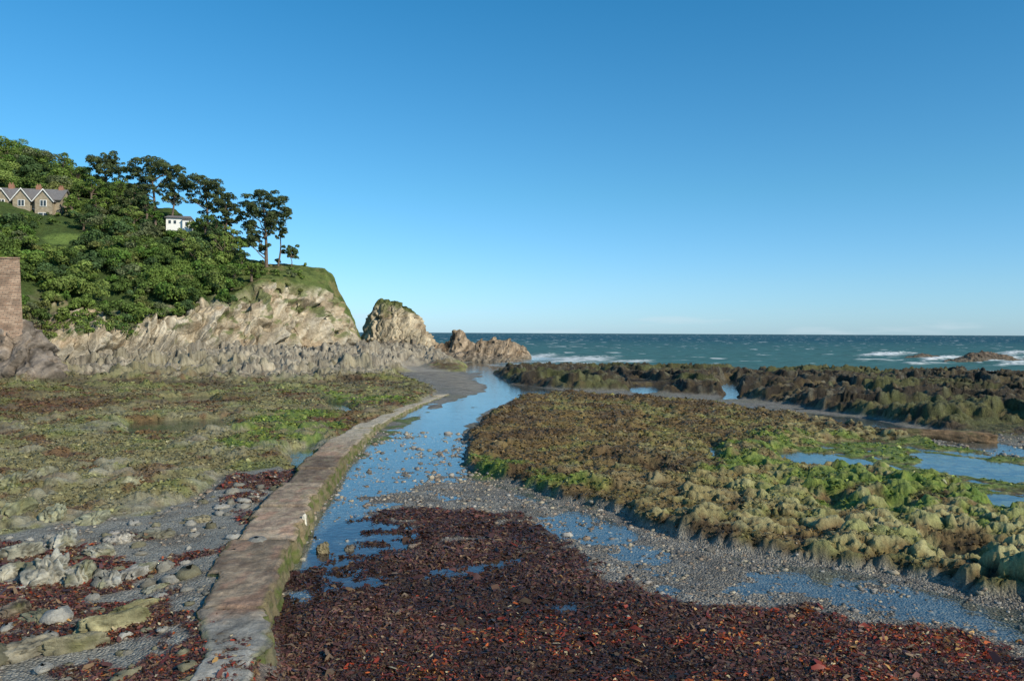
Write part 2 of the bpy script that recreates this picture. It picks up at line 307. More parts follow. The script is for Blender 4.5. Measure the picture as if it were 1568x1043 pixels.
for p in GREENS:
    m=ss(-.6,.8,sdf(p,XW,YW)+nA*1.2); col=mix(col,mix(Z3+C(.09,.155,.018),C(.20,.255,.04),ss(-.1,.4,nC)),m*ss(-.2,.15,nA+nB*.6)*.82*ss(-.03,.03,h)); kelpm*=1-m
bc=mix(Z3+C(.33,.29,.225),C(.22,.19,.16),ss(0,.4,nA)); col=mix(col,bc,mb)
pbed=ss(.015,-.04,h); col=mix(col,col*.7+C(.010,.014,.014),pbed*.8)
damp=ss(.08,.0,h)*(1-pbed); col=col*(1-.22*damp[...,None])
grav=np.clip(np.maximum(gm,mlb*(1-lbk))*(1-m1e)*(1-mle),0,1)
V=np.stack([X,Y,h],-1)
mkmesh('foreshore_ground',V,gridf(*h.shape)[:,::-1],M_ground,np.concatenate([col,grav[...,None]],-1))
# ---------------------------------------------------------------- seaweed fronds
vis=(D>11.5)&(np.abs(T)<.72)
def ribbons(idx,Ls,Wd,cols,lift):
    n=len(idx); P=V.reshape(-1,3)[idx]+np.stack([lift*0,lift*0,lift],-1)
    P[:,:2]+=rng.normal(0,1,(n,2))*(D.ravel()[idx]*.0015)[:,None]
    a=rng.random(n)*6.283; u=np.stack([np.cos(a),np.sin(a),rng.normal(.1,.35,n)],-1); s=np.stack([-np.sin(a),np.cos(a),rng.normal(0,.5,n)],-1)
    a2=a+rng.normal(0,.7,n); u2=np.stack([np.cos(a2),np.sin(a2),rng.normal(-.35,.35,n)],-1)
    p0=P-u*Ls[:,None]*.5; p1=P.copy(); p1[:,2]+=Ls*.12; p2=p1+u2*Ls[:,None]*.5
    w0=(s*Wd[:,None]*.35); w1_=(s*Wd[:,None]*.6); w2_=(s*Wd[:,None]*.25)
    vv=np.stack([p0-w0,p0+w0,p1-w1_,p1+w1_,p2-w2_,p2+w2_],1)
    k=np.arange(n)[:,None]*6; f=np.concatenate([k+np.array([0,1,3,2]),k+np.array([2,3,5,4])])
    return vv.reshape(-1,3),f,np.repeat(cols,6,axis=0)
kp=(vis&(kelpm>.45)&(h>-.012)&(D<36)).ravel(); idx=rng.choice(np.flatnonzero(kp),115000)
dd=D.ravel()[idx]; Ls=(.03+.0026*dd)*np.exp(rng.normal(0,.45,len(idx))); pal=np.array([[.070,.030,.025],[.10,.040,.030],[.05,.024,.021],[.14,.09,.05],[.09,.05,.03]],F32)
bigv=ss(-.3,.4,nB.ravel()[idx])
cc=pal[rng.integers(0,5,len(idx))]*(.65+.75*bigv[:,None]); rz=red_g.ravel()[idx]; hot=rng.random(len(idx))<rz*.62*ss(-.3,.35,nA.ravel()[idx]+nC.ravel()[idx]*.5)+.010+.16*(lbk.ravel()[idx]>.5)
pal2=np.array([[.26,.042,.018],[.38,.09,.022],[.18,.032,.02],[.46,.27,.09],[.28,.13,.035],[.45,.37,.22]],F32); cc=np.where(hot[:,None],pal2[rng.choice(6,len(idx),p=[.3,.18,.25,.07,.12,.08])],cc)
cc=cc*rng.uniform(.6,1.5,(len(idx),1)); A=ribbons(idx,Ls,Ls*.26,cc,.005+rng.random(len(idx))*.03)
mkmesh('red_seaweed',A[0],A[1],M_weed,A[2])
rp=(vis&(kelpm<.3)&(grav<.2)&(h>.05)&(D<105)&(tl<.4)&((lowR*b1_<.2)|(m1e<.5))&((rockL<.5)|(m1e>.5)|(m2e>.5)|(nA<-.2))).ravel(); idx=rng.choice(np.flatnonzero(rp),85000)
dd=D.ravel()[idx]; Ls=(.03+.0028*dd)*rng.uniform(.5,1.5,len(idx)); cc=col.reshape(-1,3)[idx]*rng.uniform(.5,1.7,(len(idx),1))
A=ribbons(idx,Ls,Ls*.42,cc,.003+rng.random(len(idx))*.02); mkmesh('brown_seaweed',A[0],A[1],M_weed,A[2])
# ---------------------------------------------------------------- stones
def sph(nu=7,nv=6):
    th=np.linspace(0,2*np.pi,nu,endpoint=False); ph=np.linspace(.25,np.pi-.25,nv)
    p=np.stack([np.outer(np.sin(ph),np.cos(th)),np.outer(np.sin(ph),np.sin(th)),np.outer(np.cos(ph),np.ones(nu))],-1).reshape(-1,3)
    f=[]
    for i in range(nv-1):
        for j in range(nu): f.append([i*nu+j,i*nu+(j+1)%nu,(i+1)*nu+(j+1)%nu,(i+1)*nu+j])
    f+= [[0,k,k+1,min(k+2,nu-1)] for k in range(1,nu-2,2)]
    return p,np.array(f)[:,::-1]
sp_,sf_=sph()
def scatter(name,idx,r,palette,M=M_rock):
    n=len(idx); P=V.reshape(-1,3)[idx]
    S=np.stack([r*rng.uniform(.8,1.5,n),r*rng.uniform(.8,1.5,n),r*rng.uniform(.4,.8,n)],-1); a=rng.random(n)*6.28
    q=sp_[None]*(1+rng.normal(0,.14,(n,len(sp_),1)))*S[:,None]; qx=q[...,0]*np.cos(a)[:,None]-q[...,1]*np.sin(a)[:,None]; qy=q[...,0]*np.sin(a)[:,None]+q[...,1]*np.cos(a)[:,None]
    q=np.stack([qx,qy,q[...,2]],-1)+P[:,None]+np.stack([r*0,r*0,r*.12],-1)[:,None]
    pc=np.array(palette,F32)[rng.integers(0,len(palette),n)]*rng.uniform(.7,1.25,(n,1))
    mkmesh(name,q.reshape(-1,3),(sf_[None]+np.arange(n)[:,None,None]*len(sp_)).reshape(-1,4),M,np.repeat(pc,len(sp_),0))
gp=(vis&(grav>.5)&(h>-.05)&(D<48)&((mlb<.5)|(nA>.15))).ravel(); idx=rng.choice(np.flatnonzero(gp),9500); dd=D.ravel()[idx]
scatter('pebbles',idx,(.006+.0008*dd)*np.exp(rng.normal(0,.5,len(idx))),[[.30,.28,.25],[.22,.20,.18],[.14,.13,.115],[.36,.31,.23],[.26,.20,.15]])
gp=(vis&(mlb>.6)&(D<30)&(X<-5)).ravel(); idx=rng.choice(np.flatnonzero(gp),260); dd=D.ravel()[idx]
scatter('beach_cobbles',idx,(.02+.003*dd)*np.exp(rng.normal(0,.55,len(idx))),[[.28,.27,.24],[.20,.19,.16],[.16,.15,.10]])
def boulder(name,px,py,z,sx,sy,sz,rz,colr,amp=.22,ridge=0):
    c=G(px,py,z); nu,nv=90,56; th=np.linspace(0,2*np.pi,nu); ph=np.linspace(0,np.pi,nv); TH,PH_=np.meshgrid(th,ph)
    ct,st=np.cos(TH),np.sin(TH); e=.62
    x=np.sin(PH_)**e*np.sign(ct)*np.abs(ct)**e; y=np.sin(PH_)**e*np.sign(st)*np.abs(st)**e; zz=np.sign(np.cos(PH_))*np.abs(np.cos(PH_))**e
    slope=.35*ridge/.3
    zz=zz+slope*x*(zz>0)*.8
    sw=((x*2.3+fbm3(x,y,zz,2,5+px%7)*1.2)%1.0)
    k=1+amp*fbm3(x*1.3+px,y*1.3+py,zz*1.3,5,3)+ridge*(.9*(1-sw)*ss(0,.15,sw)-.4)
    x,y,zz=x*sx*k,y*sy*k,zz*sz*k; X_=x*math.cos(rz)-y*math.sin(rz)+c[0]; Y_=x*math.sin(rz)+y*math.cos(rz)+c[1]; Z_=zz+c[2]
    nn=fbm3(X_*2.5,Y_*2.5,Z_*2.5,4,4)[...,None]; cl_=np.array(colr,F32)*(1+nn*1.2); cl_=mix(cl_,C(.15,.15,.06),ss(.05,.35,fbm3(X_,Y_,Z_,3,8))*.6); cl_=mix(cl_,C(.05,.045,.03),ss(.15,.0,sw)*.6)
    mkmesh(name,np.stack([X_,Y_,Z_],-1),gridf(nv,nu),M_rock,cl_)
B_=[(68,888,.25,.48,.62,.46,.5,(.35,.335,.28)),(118,890,.25,.32,.5,.33,.3,(.31,.30,.25)),(28,852,.25,.5,.35,.26,.2,(.27,.26,.2)),(95,835,.25,.35,.5,.33,.6,(.34,.33,.28)),(175,962,.25,.30,.62,.30,-.9,(.28,.26,.15)),(112,992,.25,.26,.55,.22,-1.1,(.22,.2,.13)),(210,880,.25,.3,.6,.2,-.2,(.30,.29,.26)),(150,850,.25,.35,.4,.22,.9,(.28,.27,.22)),(245,905,.25,.22,.4,.15,-.5,(.25,.25,.2)),(40,1000,.25,.35,.5,.22,-.6,(.22,.2,.15)),(20,940,.25,.3,.3,.2,.6,(.2,.16,.12)),(180,830,.25,.4,.3,.2,.1,(.32,.3,.26)),(238,822,.25,.5,.3,.17,-.2,(.2,.19,.14)),(25,790,.2,.35,.9,.42,.1,(.27,.27,.17)),(80,795,.2,.35,.8,.34,.4,(.27,.27,.18)),(140,800,.2,.4,.6,.25,.2,(.25,.25,.17)),(10,880,.25,.3,.4,.22,-.3,(.3,.29,.24)),(165,895,.25,.25,.45,.22,.5,(.3,.29,.25)),(60,950,.25,.25,.4,.15,.9,(.2,.19,.12)),(215,935,.25,.2,.5,.2,-.8,(.26,.24,.14)),(300,800,.2,.4,.3,.15,.2,(.2,.18,.12)),(60,735,.25,.45,.9,.45,.2,(.27,.26,.18)),(15,745,.25,.4,.8,.4,.3,(.25,.25,.17)),(190,745,.25,.6,.5,.3,.3,(.27,.26,.17)),
  (494,842,.05,.16,.16,.18,.4,(.27,.22,.14)),(535,840,.02,.12,.1,.08,.4,(.16,.14,.11)),(630,838,.02,.1,.1,.08,0,(.22,.18,.15))]
for a_ in B_: boulder('rock',*a_,amp=.35,ridge=.3)
boulder('rock_ledge',1428,668,.15,3.0,.5,.4,-.45,(.18,.12,.07),.2,.1)
# ---------------------------------------------------------------- breakwater path
E=[(1120,235,330,.62),(1043,290,376,.62),(990,318,408,.62),(930,302,405,.62),(860,340,437,.62),(800,377,460,.60),(750,427,490,.58),(700,472,527,.52),(672,507,553,.48),(652,547,578,.38),(634,588,610,.28),(618,625,646,.18),(604,672,688,.12)]
Lp=np.array([G(e[1],e[0],e[3]) for e in E]); Rp=np.array([G(e[2],e[0],e[3]) for e in E])
cum=np.r_[0,np.cumsum(np.linalg.norm(np.diff((Lp+Rp)/2,axis=0),axis=1))]
N=1600; s_=np.linspace(0,cum[-1]*.999,N)
Li=np.stack([np.interp(s_,cum,Lp[:,k]) for k in range(3)],-1); Ri=np.stack([np.interp(s_,cum,Rp[:,k]) for k in range(3)],-1)
ker=np.hanning(31);ker/=ker.sum()
for A_ in(Li,Ri):
    for k in range(3): A_[:,k]=np.convolve(np.pad(A_[:,k],15,mode='edge'),ker,'valid')
joint=np.cumsum(rng.uniform(1.2,3.2,80)); joint=joint[joint<cum[-1]]; blk=np.searchsorted(joint,s_)
bh=rng.normal(0,.035,90)[blk]; jd=np.min(np.abs(s_[:,None]-joint[None]),axis=1)
bl=rng.normal(0,.07,90)[blk]; br_=rng.normal(0,.055,90)[blk]
side=Ri-Li; wl=np.linalg.norm(side,axis=1); side/=wl[:,None]
chipL=.13*ss(.15,.6,fbm(s_*1.1,s_*0+3,4,83))+bl; chipR=.14*ss(.1,.6,fbm(s_*1.3,s_*0+9,4,85))+br_
Li=Li+side*(chipL+.04*fbm(s_*4,s_*0,3,87))[:,None]; Ri=Ri-side*(chipR+.04*fbm(s_*4,s_*0+5,3,88))[:,None]
us=np.concatenate([np.full(8,0.),np.linspace(0,1,30),np.full(8,1.)]); zs=np.concatenate([np.linspace(-1,-.05,8),np.zeros(30),np.linspace(-.05,-1,8)]); 
P=Li[:,None]+(Ri-Li)[:,None]*us[None,:,None]
topm=(zs==0)[None]&np.ones((N,1),bool); edge=np.minimum(us,1-us)[None]*wl[:,None]
outw=np.where(us==1,1,np.where(us==0,-1,0))[None]*(zs!=0)[None]
P+=side[:,None]*(outw*(.02-zs[None]*.12+ .09*fbm(s_[:,None]*2+0*us[None],zs[None]*4+us[None]*9,4,77)*ss(0,-.3,zs)[None]))[...,None]
jw=fbm(P[...,0]*2.5,P[...,1]*2.5,3,70)*.06
jdd=np.min(np.abs((s_[:,None]+jw)[...,None]-joint[None,None]),axis=-1)
crk=np.abs(fbm(P[...,0]*.9,P[...,1]*.6,4,90)); 
P[...,2]+=zs[None]*.8+bh[:,None]+.03*fbm(P[...,0]*3,P[...,1]*3,5,71)-.05*ss(.04,.0,edge)*topm-.03*(ss(.03,.0,jdd)*topm)-.015*ss(.012,0,crk)*topm
dW=P[...,1]; na=fbm(P[...,0]*.9,P[...,1]*.5,4,75); nf=fbm(P[...,0]*3,P[...,1]*2,5,76)
cw=np.zeros(P.shape,F32)+C(.31,.24,.17); cw=mix(cw,C(.35,.215,.15),ss(0,.3,na)*.75); cw=mix(cw,C(.21,.15,.11),ss(.1,.4,-na)*.8); cw=mix(cw,C(.34,.32,.28),ss(15.8,14.4,dW+na)); cw=cw*(1+rng.normal(0,.17,90)[blk][:,None,None]); cw=cw*(1+.6*nf[...,None])
cw=mix(cw,C(.42,.375,.29),ss(36,46,dW)*.8); cw=mix(cw,C(.09,.075,.055),ss(.035,.0,jdd)*.75*topm); cw=mix(cw,C(.10,.08,.06),ss(.012,.0,crk)*.5*topm)
cw=mix(cw,C(.14,.13,.065),ss(.25,.45,nf+na*.3)*topm*.6*ss(19,25,dW))
cw=mix(cw,C(.13,.115,.06),(~topm)*.8); cw=mix(cw,C(.075,.10,.022),(~topm)*ss(-.1,.3,fbm(P[...,1]*1.5,P[...,2]*5,3,79))*.85)
cw=mix(cw,C(.12,.13,.04),topm*ss(.16,.03,edge)*ss(.0,.3,na)*.6)
mkmesh('concrete_breakwater_path',P,gridf(N,len(us)),M_conc,cw)
boulder('marker_stone',466,808,.3,.07,.09,.40,0,(.55,.51,.42),.12,.0)
# ---------------------------------------------------------------- lofts for cliffs
def interp_cols(cols,nu,jsub):
    px=np.array([c[0] for c in cols],float); A=np.array([c[1] for c in cols])
    u=np.linspace(px[0],px[-1],nu); k=A.shape[1]
    B=np.stack([np.stack([np.interp(u,px,A[:,j,c]) for c in range(3)],-1) for j in range(k)],1)
    out=[];tj=[]
    for j in range(k-1):
        tt=np.linspace(0,1,jsub[j],endpoint=(j==k-2))
        out.append(B[:,j][:,None]*(1-tt)[None,:,None]+B[:,j+1][:,None]*tt[None,:,None]); tj.append(j+tt)
    return u,np.concatenate(out,1),np.concatenate(tj)
def normals(P):
    a=np.gradient(P,axis=0); b=np.gradient(P,axis=1); n=np.cross(a,b); n/=np.linalg.norm(n,axis=-1)[...,None]+1e-9; return n
HC=[(-300,(596,88),(480,93),(330,133),(195,186)),(-100,(590,95),(482,99),(340,140),(225,190)),(0,(583,104),(489,108),(345,145),(245,190)),(60,(577,112),(492,116),(350,150),(258,190)),
(130,(573,118),(497,122),(370,150),(282,188)),(200,(570,123),(496,127),(380,150),(303,182)),(270,(568,126),(490,131),(400,150),(325,178)),(330,(566,130),(470,135),(415,150),(362,172)),
(375,(564,133),(448,141),(424,152),(392,166)),(400,(563,134),(434,143),(418,152),(402,163)),(430,(562,138),(436,146),(418,153),(402,162)),(465,(560,142),(440,149),(420,156),(405,163)),(497,(558,148),(450,153),(430,158),(411,164)),
(510,(557,151),(462,158),(446,162),(426,166)),(522,(556,154),(478,161),(466,164),(458,168)),(536,(555,158),(490,164),(480,167),(474,170)),(546,(554,162),(506,167),(500,170),(494,173)),(556,(553,168),(535,171),(532,174),(530,177)),(566,(552,174),(549,176),(548,179),(547,182))]
cols=[]
for px,a,b,c,e in HC:
    p1=W(px,a[0],a[1]); p0=p1.copy(); p0[2]=-2; p0[1]-=1
    p3=W(px,b[0],b[1]); p2=p1*.5+p3*.5; p2[1]=p1[1]*.62+p3[1]*.38
    p4=W(px,c[0],c[1]); p5=W(px,e[0],e[1]); p6=p5.copy(); p6[1]+=25; p6[0]+=25*p5[0]/p5[1]; p6[2]=p5[2]-2 if px<400 else p5[2]*.5; p7=p6.copy(); p7[1]+=25; p7[2]=-2
    cols.append((px,[p0,p1,p2,p3,p4,p5,p6,p7]))
NU=900
u,P,tj=interp_cols(cols,NU,[8,110,120,90,80,14,12])
Nn=normals(P)
if Nn[400,100,1]>0: Nn=-Nn
x,y,z=P[...,0],P[...,1],P[...,2]
tjm=tj[None]+0*x; cliffm=ss(3.25,2.9,tjm+.30*fbm(x/4,z/4+y/9,4,81))*1.0
bigb=fbm3(x/13,y/13,z/24,3,1)*3.8
def strata(x,y,z):
    sA=(x*.55+z*.8); sB=(x*.8-z*.55+y*.25)
    q1=((sB/4.4+fbm3(x/7,y/7,z/7,3,6)*1.2)%1.0); q2=((sB/1.3+fbm3(x/4.5,y/4.5,z/4.5,2,7)*1.2)%1.0); q3=((sA/5.2+fbm3(x/5,y/5,z/5,3,8)*1.3)%1.0)
    return sA,sB,q1,q2,q3
sA,sB,q1,q2,q3=strata(x,y,z)
rg=ridg3(sB/3.2,sA/13,y/9,4,2)
fine=fbm3(x/1.6,y/1.6,z/2.0,4,3)
st_=2.2*(q1)*ss(1,.90,q1)+.40*q2*ss(1,.8,q2)+.9*q3*ss(1,.9,q3)
disp=cliffm*(bigb+rg*.9+st_-2.0+fine*.35)+(1-cliffm)*(fbm3(x/7,y/7,z/7,3,5)*1.0+fine*.2)
end=ss(566,540,u)[:,None]*.85+.15
disp=disp*end*ss(0,1.2,tjm)*ss(7,5.6,tjm)
ppx,ppy=proj(P)
for cxp,cyp,rr,dp in [(297,522,1.6,2.8),(175,535,1.4,1.7),(478,478,1.6,2.6),(505,520,1.3,1.4),(385,515,1.4,1.2),(420,500,1,1.4)]:
    disp-=dp*np.exp(-(((ppx-cxp)/11)**2+((ppy-cyp)/10)**2))
P=P+Nn*disp[...,None]
x,y,z=P[...,0],P[...,1],P[...,2]; PX,PY=proj(P)
n1=fbm3(sB/1.6,sA/8,y/5,4,12); n2_=fbm3(x/6,y/6,z/5,4,14)
rk=np.zeros(P.shape,F32)+C(.42,.35,.25); rk=mix(rk,C(.55,.48,.37),ss(0,.35,n1)); rk=mix(rk,C(.27,.215,.15),ss(.05,.4,-n1)*.85); rk=mix(rk,C(.36,.24,.14),ss(.15,.45,n2_)*.45)
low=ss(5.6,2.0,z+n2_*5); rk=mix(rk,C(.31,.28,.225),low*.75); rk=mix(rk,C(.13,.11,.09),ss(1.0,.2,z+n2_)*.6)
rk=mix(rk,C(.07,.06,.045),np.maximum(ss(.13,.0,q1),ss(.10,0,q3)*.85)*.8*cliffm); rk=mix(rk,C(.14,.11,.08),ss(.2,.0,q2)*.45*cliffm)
rk=mix(rk,C(.11,.14,.045),ss(.18,.40,fbm3(x/3,y/3,z/2,4,15)+ss(6,13,z)*.2)*cliffm*.8*ss(3,6,z))
gr=np.zeros(P.shape,F32)+C(.055,.085,.026)
grass=ss(345,385,PX); gr=mix(gr,mix(np.zeros(P.shape,F32)+C(.12,.15,.045),C(.19,.17,.07),ss(0,.3,n2_)),grass*.85); gr=mix(gr,C(.06,.085,.025),ss(.05,.3,fbm3(x/2.2,y/2.2,z/2.2,3,16))*.75)
lawn=ss(1.15,.8,np.sqrt(((PX-95)/30)**2+((PY-366)/9)**2)+.2*n2_); gr=mix(gr,C(.13,.19,.05),lawn)
rk=mix(rk,gr,1-cliffm)
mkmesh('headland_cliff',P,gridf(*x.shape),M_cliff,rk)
HP=P; HPX,HPY=PX,PY
# ---- sea stack & reef
def ridge_rock(name,pts,dt,depth,amp,colr,grassf=None,nu=260,sc=3.0,toe=-1.0,dark=0):
    cols=[]
    for px,py in pts:
        d0=dt(px) if callable(dt) else dt; p5=W(px,py,d0+depth*.5); hh=max(p5[2],.2)
        def at(dd_,zz): return np.array([p5[0]/p5[1]*dd_,dd_,zz])
        cols.append((px,[at(d0-1,toe),at(d0+.02*hh,hh*.15),at(d0+depth*.22,hh*.62),at(d0+depth*.5,hh),at(d0+depth*.8,hh*.55),at(d0+depth,toe)]))
    u,P,tj=interp_cols(cols,nu,[12,60,70,30,20]); Nn=normals(P)
    if Nn[nu//2,60,1]>0: Nn=-Nn
    x,y,z=P[...,0],P[...,1],P[...,2]; k_=3.0/sc
    sA,sB,q1,q2,q3=strata(x*k_,y*k_,z*k_)
    rg=ridg3(sB/3,sA/12,y/(sc*2),4,22); di=amp*(rg*.6+.6*fbm3(x/1.4,y/1.4,z/1.4,4,3)+1.0*fbm3(x/6,y/6,z/9,2,8)+(1.5*q1*ss(1,.88,q1)+(.5 if grassf else .15)*q2*ss(1,.8,q2)+.9*q3*ss(1,.9,q3))-1.5)
    di=di*ss(0,.05,(u-u[0])/(u[-1]-u[0]))[:,None]*ss(0,.05,(u[-1]-u)/(u[-1]-u[0]))[:,None]
    P=P+Nn*di[...,None]*np.array([1,1,.55]); x,y,z=P[...,0],P[...,1],P[...,2]
    n1=fbm3(sB/1.3,sA/8,y/5,4,32); n2_=fbm3(x/5,y/5,z/4,4,34)
    c=np.zeros(P.shape,F32)+np.array(colr,F32); c=c*(1+n1[...,None]*1.2); c=mix(c,C(.25,.16,.09),ss(.1,.4,n2_)*.4); c=mix(c,C(.06,.05,.04),np.maximum(ss(.12,0,q1),ss(.10,0,q3)*.8)*.8)
    c=mix(c,C(.17,.15,.115),ss(4.5,1.5,z+n2_*3)*.7 if dark==0 else ss(1.5,.3,z)*.6); 
    if grassf: c=mix(c,mix(np.zeros(P.shape,F32)+C(.11,.125,.045),C(.07,.085,.03),ss(-.1,.3,n1)),ss(grassf-1,grassf+1,z+n2_*4)*ss(1.5,3.0,tj)[None])
    return mkmesh(name,P,gridf(*x.shape),M_cliff,np.clip(c,.01,1))
ridge_rock('sea_stack',[(551,545),(556,522),(562,500),(569,482),(577,466),(586,459),(605,460),(622,467),(635,476),(645,489),(652,505),(662,516),(672,526),(684,545)],184,19,.75,(.40,.335,.235),11.6)
ridge_rock('reef_rocks',[(650,545),(662,530),(680,525),(692,519),(697,506),(704,504),(711,508),(716,519),(728,526),(737,519),(746,524),(758,518),(770,522),(780,520),(790,526),(800,528),(806,534),(814,546)],lambda p:178+(p-650)*.02,9,.5,(.28,.215,.15),None,300,2.0,dark=1)
ridge_rock('reef_rocks',[(560,552),(580,541),(600,545),(620,538),(640,544),(660,538),(690,541),(720,538),(745,543),(770,540),(785,546),(800,553)],164,8,.6,(.24,.19,.14),None,260,1.6,dark=1)
ridge_rock('reef_rocks',[(395,568),(430,557),(455,560),(470,547),(490,556),(510,543),(540,551),(560,541),(590,553),(640,556),(660,563)],140,9,.8,(.34,.29,.22),None,260,2.4,dark=1)
ridge_rock('reef_rocks',[(100,578),(130,566),(155,574),(180,556),(215,572),(245,560),(275,574),(300,564),(325,573),(345,556),(375,572),(410,566),(450,574)],120,8,.8,(.36,.31,.235),None,300,2.8,dark=1)
ridge_rock('sea_rock',[(1446,560),(1458,550),(1474,547),(1488,541),(1505,537),(1522,540),(1540,544),(1556,550),(1572,560)],182,8,.45,(.13,.10,.075),None,120,1.4,dark=1)
ridge_rock('sea_rock',[(1384,553),(1396,545),(1412,541),(1428,544),(1444,553)],205,6,.3,(.11,.085,.065),None,80,1.4,dark=1)
ridge_rock('sea_rock',[(1400,588),(1430,575),(1470,566),(1510,571),(1560,569),(1600,572),(1680,590)],106,6,.4,(.13,.11,.075),None,160,1.2,dark=1)
ridge_rock('sea_rock',[(1080,590),(1120,577),(1160,575),(1200,578),(1260,576),(1330,581),(1380,592)],108,6,.4,(.15,.125,.075),None,160,1.2,dark=1)
# ---------------------------------------------------------------- foliage
def leaves(cen,rad,n,size,base,flat=.8,jit=.7):
    v=rng.normal(size=(n,3)); v/=np.linalg.norm(v,axis=1)[:,None]; v[:,2]=np.where(v[:,2]<-.35,-v[:,2],v[:,2])
    rr=rng.uniform(.55,1.06,n)**.6; P=cen+v*rr[:,None]*rad*np.array([1,1,flat])
    nr=v+rng.normal(0,jit*.6,(n,3)); nr/=np.linalg.norm(nr,axis=1)[:,None]
    a=np.cross(nr,rng.normal(size=(n,3))); a/=np.linalg.norm(a,axis=1)[:,None]; b=np.cross(nr,a)
    s=size*rng.uniform(.5,1.4,n)[:,None]
    q=np.stack([P-a*s,P-b*s*.6,P+a*s,P+b*s*.6],1)
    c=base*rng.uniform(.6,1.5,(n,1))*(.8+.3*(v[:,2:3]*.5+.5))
    return q.reshape(-1,3),np.repeat(c,4,0)
class Acc:
    def __init__(s): s.v=[];s.c=[]
    def add(s,vc): s.v.append(vc[0]);s.c.append(vc[1])
    def make(s,name,parent=None):
        v=np.concatenate(s.v); c=np.concatenate(s.c); return mkmesh(name,v,np.arange(len(v)).reshape(-1,4),M_leaf,c,False,parent)
RECTS=[((-12,96),(270,327),158),((252,297),(318,346),172),((68,122),(358,374),150)]
def blocked(p,r):
    px,py=proj(p); rp=r/p[1]*FP
    for (a,b),(c,e),dd_ in RECTS:
        if p[1]<dd_+6 and px+rp*.8>a and px-rp*.8<b and py+rp*.7>c and py-rp*.7<e: return True
    return False
GP=np.array([[.055,.085,.020],[.080,.118,.025],[.040,.068,.024],[.105,.14,.035],[.080,.095,.045],[.085,.095,.03],[.058,.105,.02]],F32)*1.7
acc=Acc()
jj=np.flatnonzero((tj>2.85)&(tj<5.4)); cnt=0; tries=0; grd=HP[:,jj]; gpx,gpy=HPX[:,jj],HPY[:,jj]
while cnt<680 and tries<14000:
    tries+=1; i=rng.integers(0,NU); k=rng.integers(0,len(jj)); p=grd[i,k].copy(); px=gpx[i,k]
    if px<-120: continue
    if px>352 and rng.random()>.12: continue
    r=rng.uniform(.9,2.5)*(1.0 if px<352 else .35)
    if tj[jj[k]]<3.2: r*=.65
    if tj[jj[k]]>4.4 and px<130: r*=1.4
    if px>470: continue
    p[2]+=r*.45
    if blocked(p,r):
        r*=.4; p[2]-=r
        if blocked(p,r): continue
    base=GP[rng.choice(7,p=[.2,.18,.18,.12,.12,.06,.14])]; cnt+=1
    for q_ in range(rng.integers(4,7)):
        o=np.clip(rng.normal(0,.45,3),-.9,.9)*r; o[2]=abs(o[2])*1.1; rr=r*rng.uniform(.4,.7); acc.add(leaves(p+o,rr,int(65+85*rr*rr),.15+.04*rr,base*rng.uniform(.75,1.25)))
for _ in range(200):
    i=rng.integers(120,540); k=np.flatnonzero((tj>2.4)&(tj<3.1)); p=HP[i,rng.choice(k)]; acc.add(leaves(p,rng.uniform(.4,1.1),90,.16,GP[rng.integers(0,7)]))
acc.make('hillside_foliage')
def tube(acc_v,acc_f,pts,rads,n=7):
    pts=np.array(pts,float); base=sum(len(v) for v in acc_v)
    for i,(p,r) in enumerate(zip(pts,rads)):
        dr=pts[min(i+1,len(pts)-1)]-pts[max(i-1,0)]; dr/=np.linalg.norm(dr)+1e-9; a=np.cross(dr,[.3,1,.1]); a/=np.linalg.norm(a); b=np.cross(dr,a)
        th=np.arange(n)*2*np.pi/n; acc_v.append(p+(np.cos(th)[:,None]*a+np.sin(th)[:,None]*b)*r)
    for i in range(len(pts)-1):
        for j in range(n): acc_f.append([base+i*n+j,base+i*n+(j+1)%n,base+(i+1)*n+(j+1)%n,base+(i+1)*n+j])
def pine(name,bpx,bpy,d,crown,base=(.080,.105,.042),nl=26,lean=0):
    b=W(bpx,bpy,d); b[2]-=1.0
    e=empty(name,tuple(b)); bb=b
    tv,tf=[],[]; ac=Acc()
    top=min(c[1] for c in crown); cx=np.mean([c[0] for c in crown])
    tp=W(cx+lean,top+8,d)-bb; tr=[tp*s+np.array([math.sin(s*4)*.35,math.cos(s*5)*.2,0])*s for s in np.linspace(0,1,9)]
    Ht=np.linalg.norm(tp); tube(tv,tf,tr,[.036*Ht**.9*(1-.8*s)+.03 for s in np.linspace(0,1,9)])
    for (px,py,rp) in crown:
        dd_=d+rng.normal(0,1.2); c=W(px,py,dd_)-bb; r=rp*1.3/FP*d
        zt=np.clip((c[2]/max(tp[2],.1))-.22,.12,.92); st=tp*zt; md=(st+c)/2+np.array([0,0,-.15*r]); tube(tv,tf,[st,md,c],[.13,.09,.05],5)
        for q_ in range(11):
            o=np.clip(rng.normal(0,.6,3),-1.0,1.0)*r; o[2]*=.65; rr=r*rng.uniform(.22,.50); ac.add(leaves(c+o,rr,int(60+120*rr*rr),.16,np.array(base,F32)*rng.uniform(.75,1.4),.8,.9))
    mkmesh('trunk_and_limbs',np.concatenate(tv),tf,M_bark,None,True,e); ac.make('needle_crown',e)
pine('pine_tree',408,402,156,[(406,306,14),(390,312,13),(422,308,12),(435,320,9),(378,322,11),(370,333,8),(410,322,17),(395,332,16),(426,330,12),(438,330,6),(400,345,15),(416,340,11),(378,346,11),(386,358,11),(408,354,9),(398,366,11),(386,376,8),(378,372,8),(403,380,6)],lean=3)
pine('pine_tree',426,400,158,[(432,352,6),(430,362,5)],nl=8)
pine('pine_tree',446,404,158,[(446,384,8),(440,389,7),(452,390,6)],(.08,.12,.045))
pine('pine_tree',165,300,178,[(150,248,12),(165,245,12),(178,252,9),(142,255,8),(160,260,14),(172,265,11),(155,270,10)])
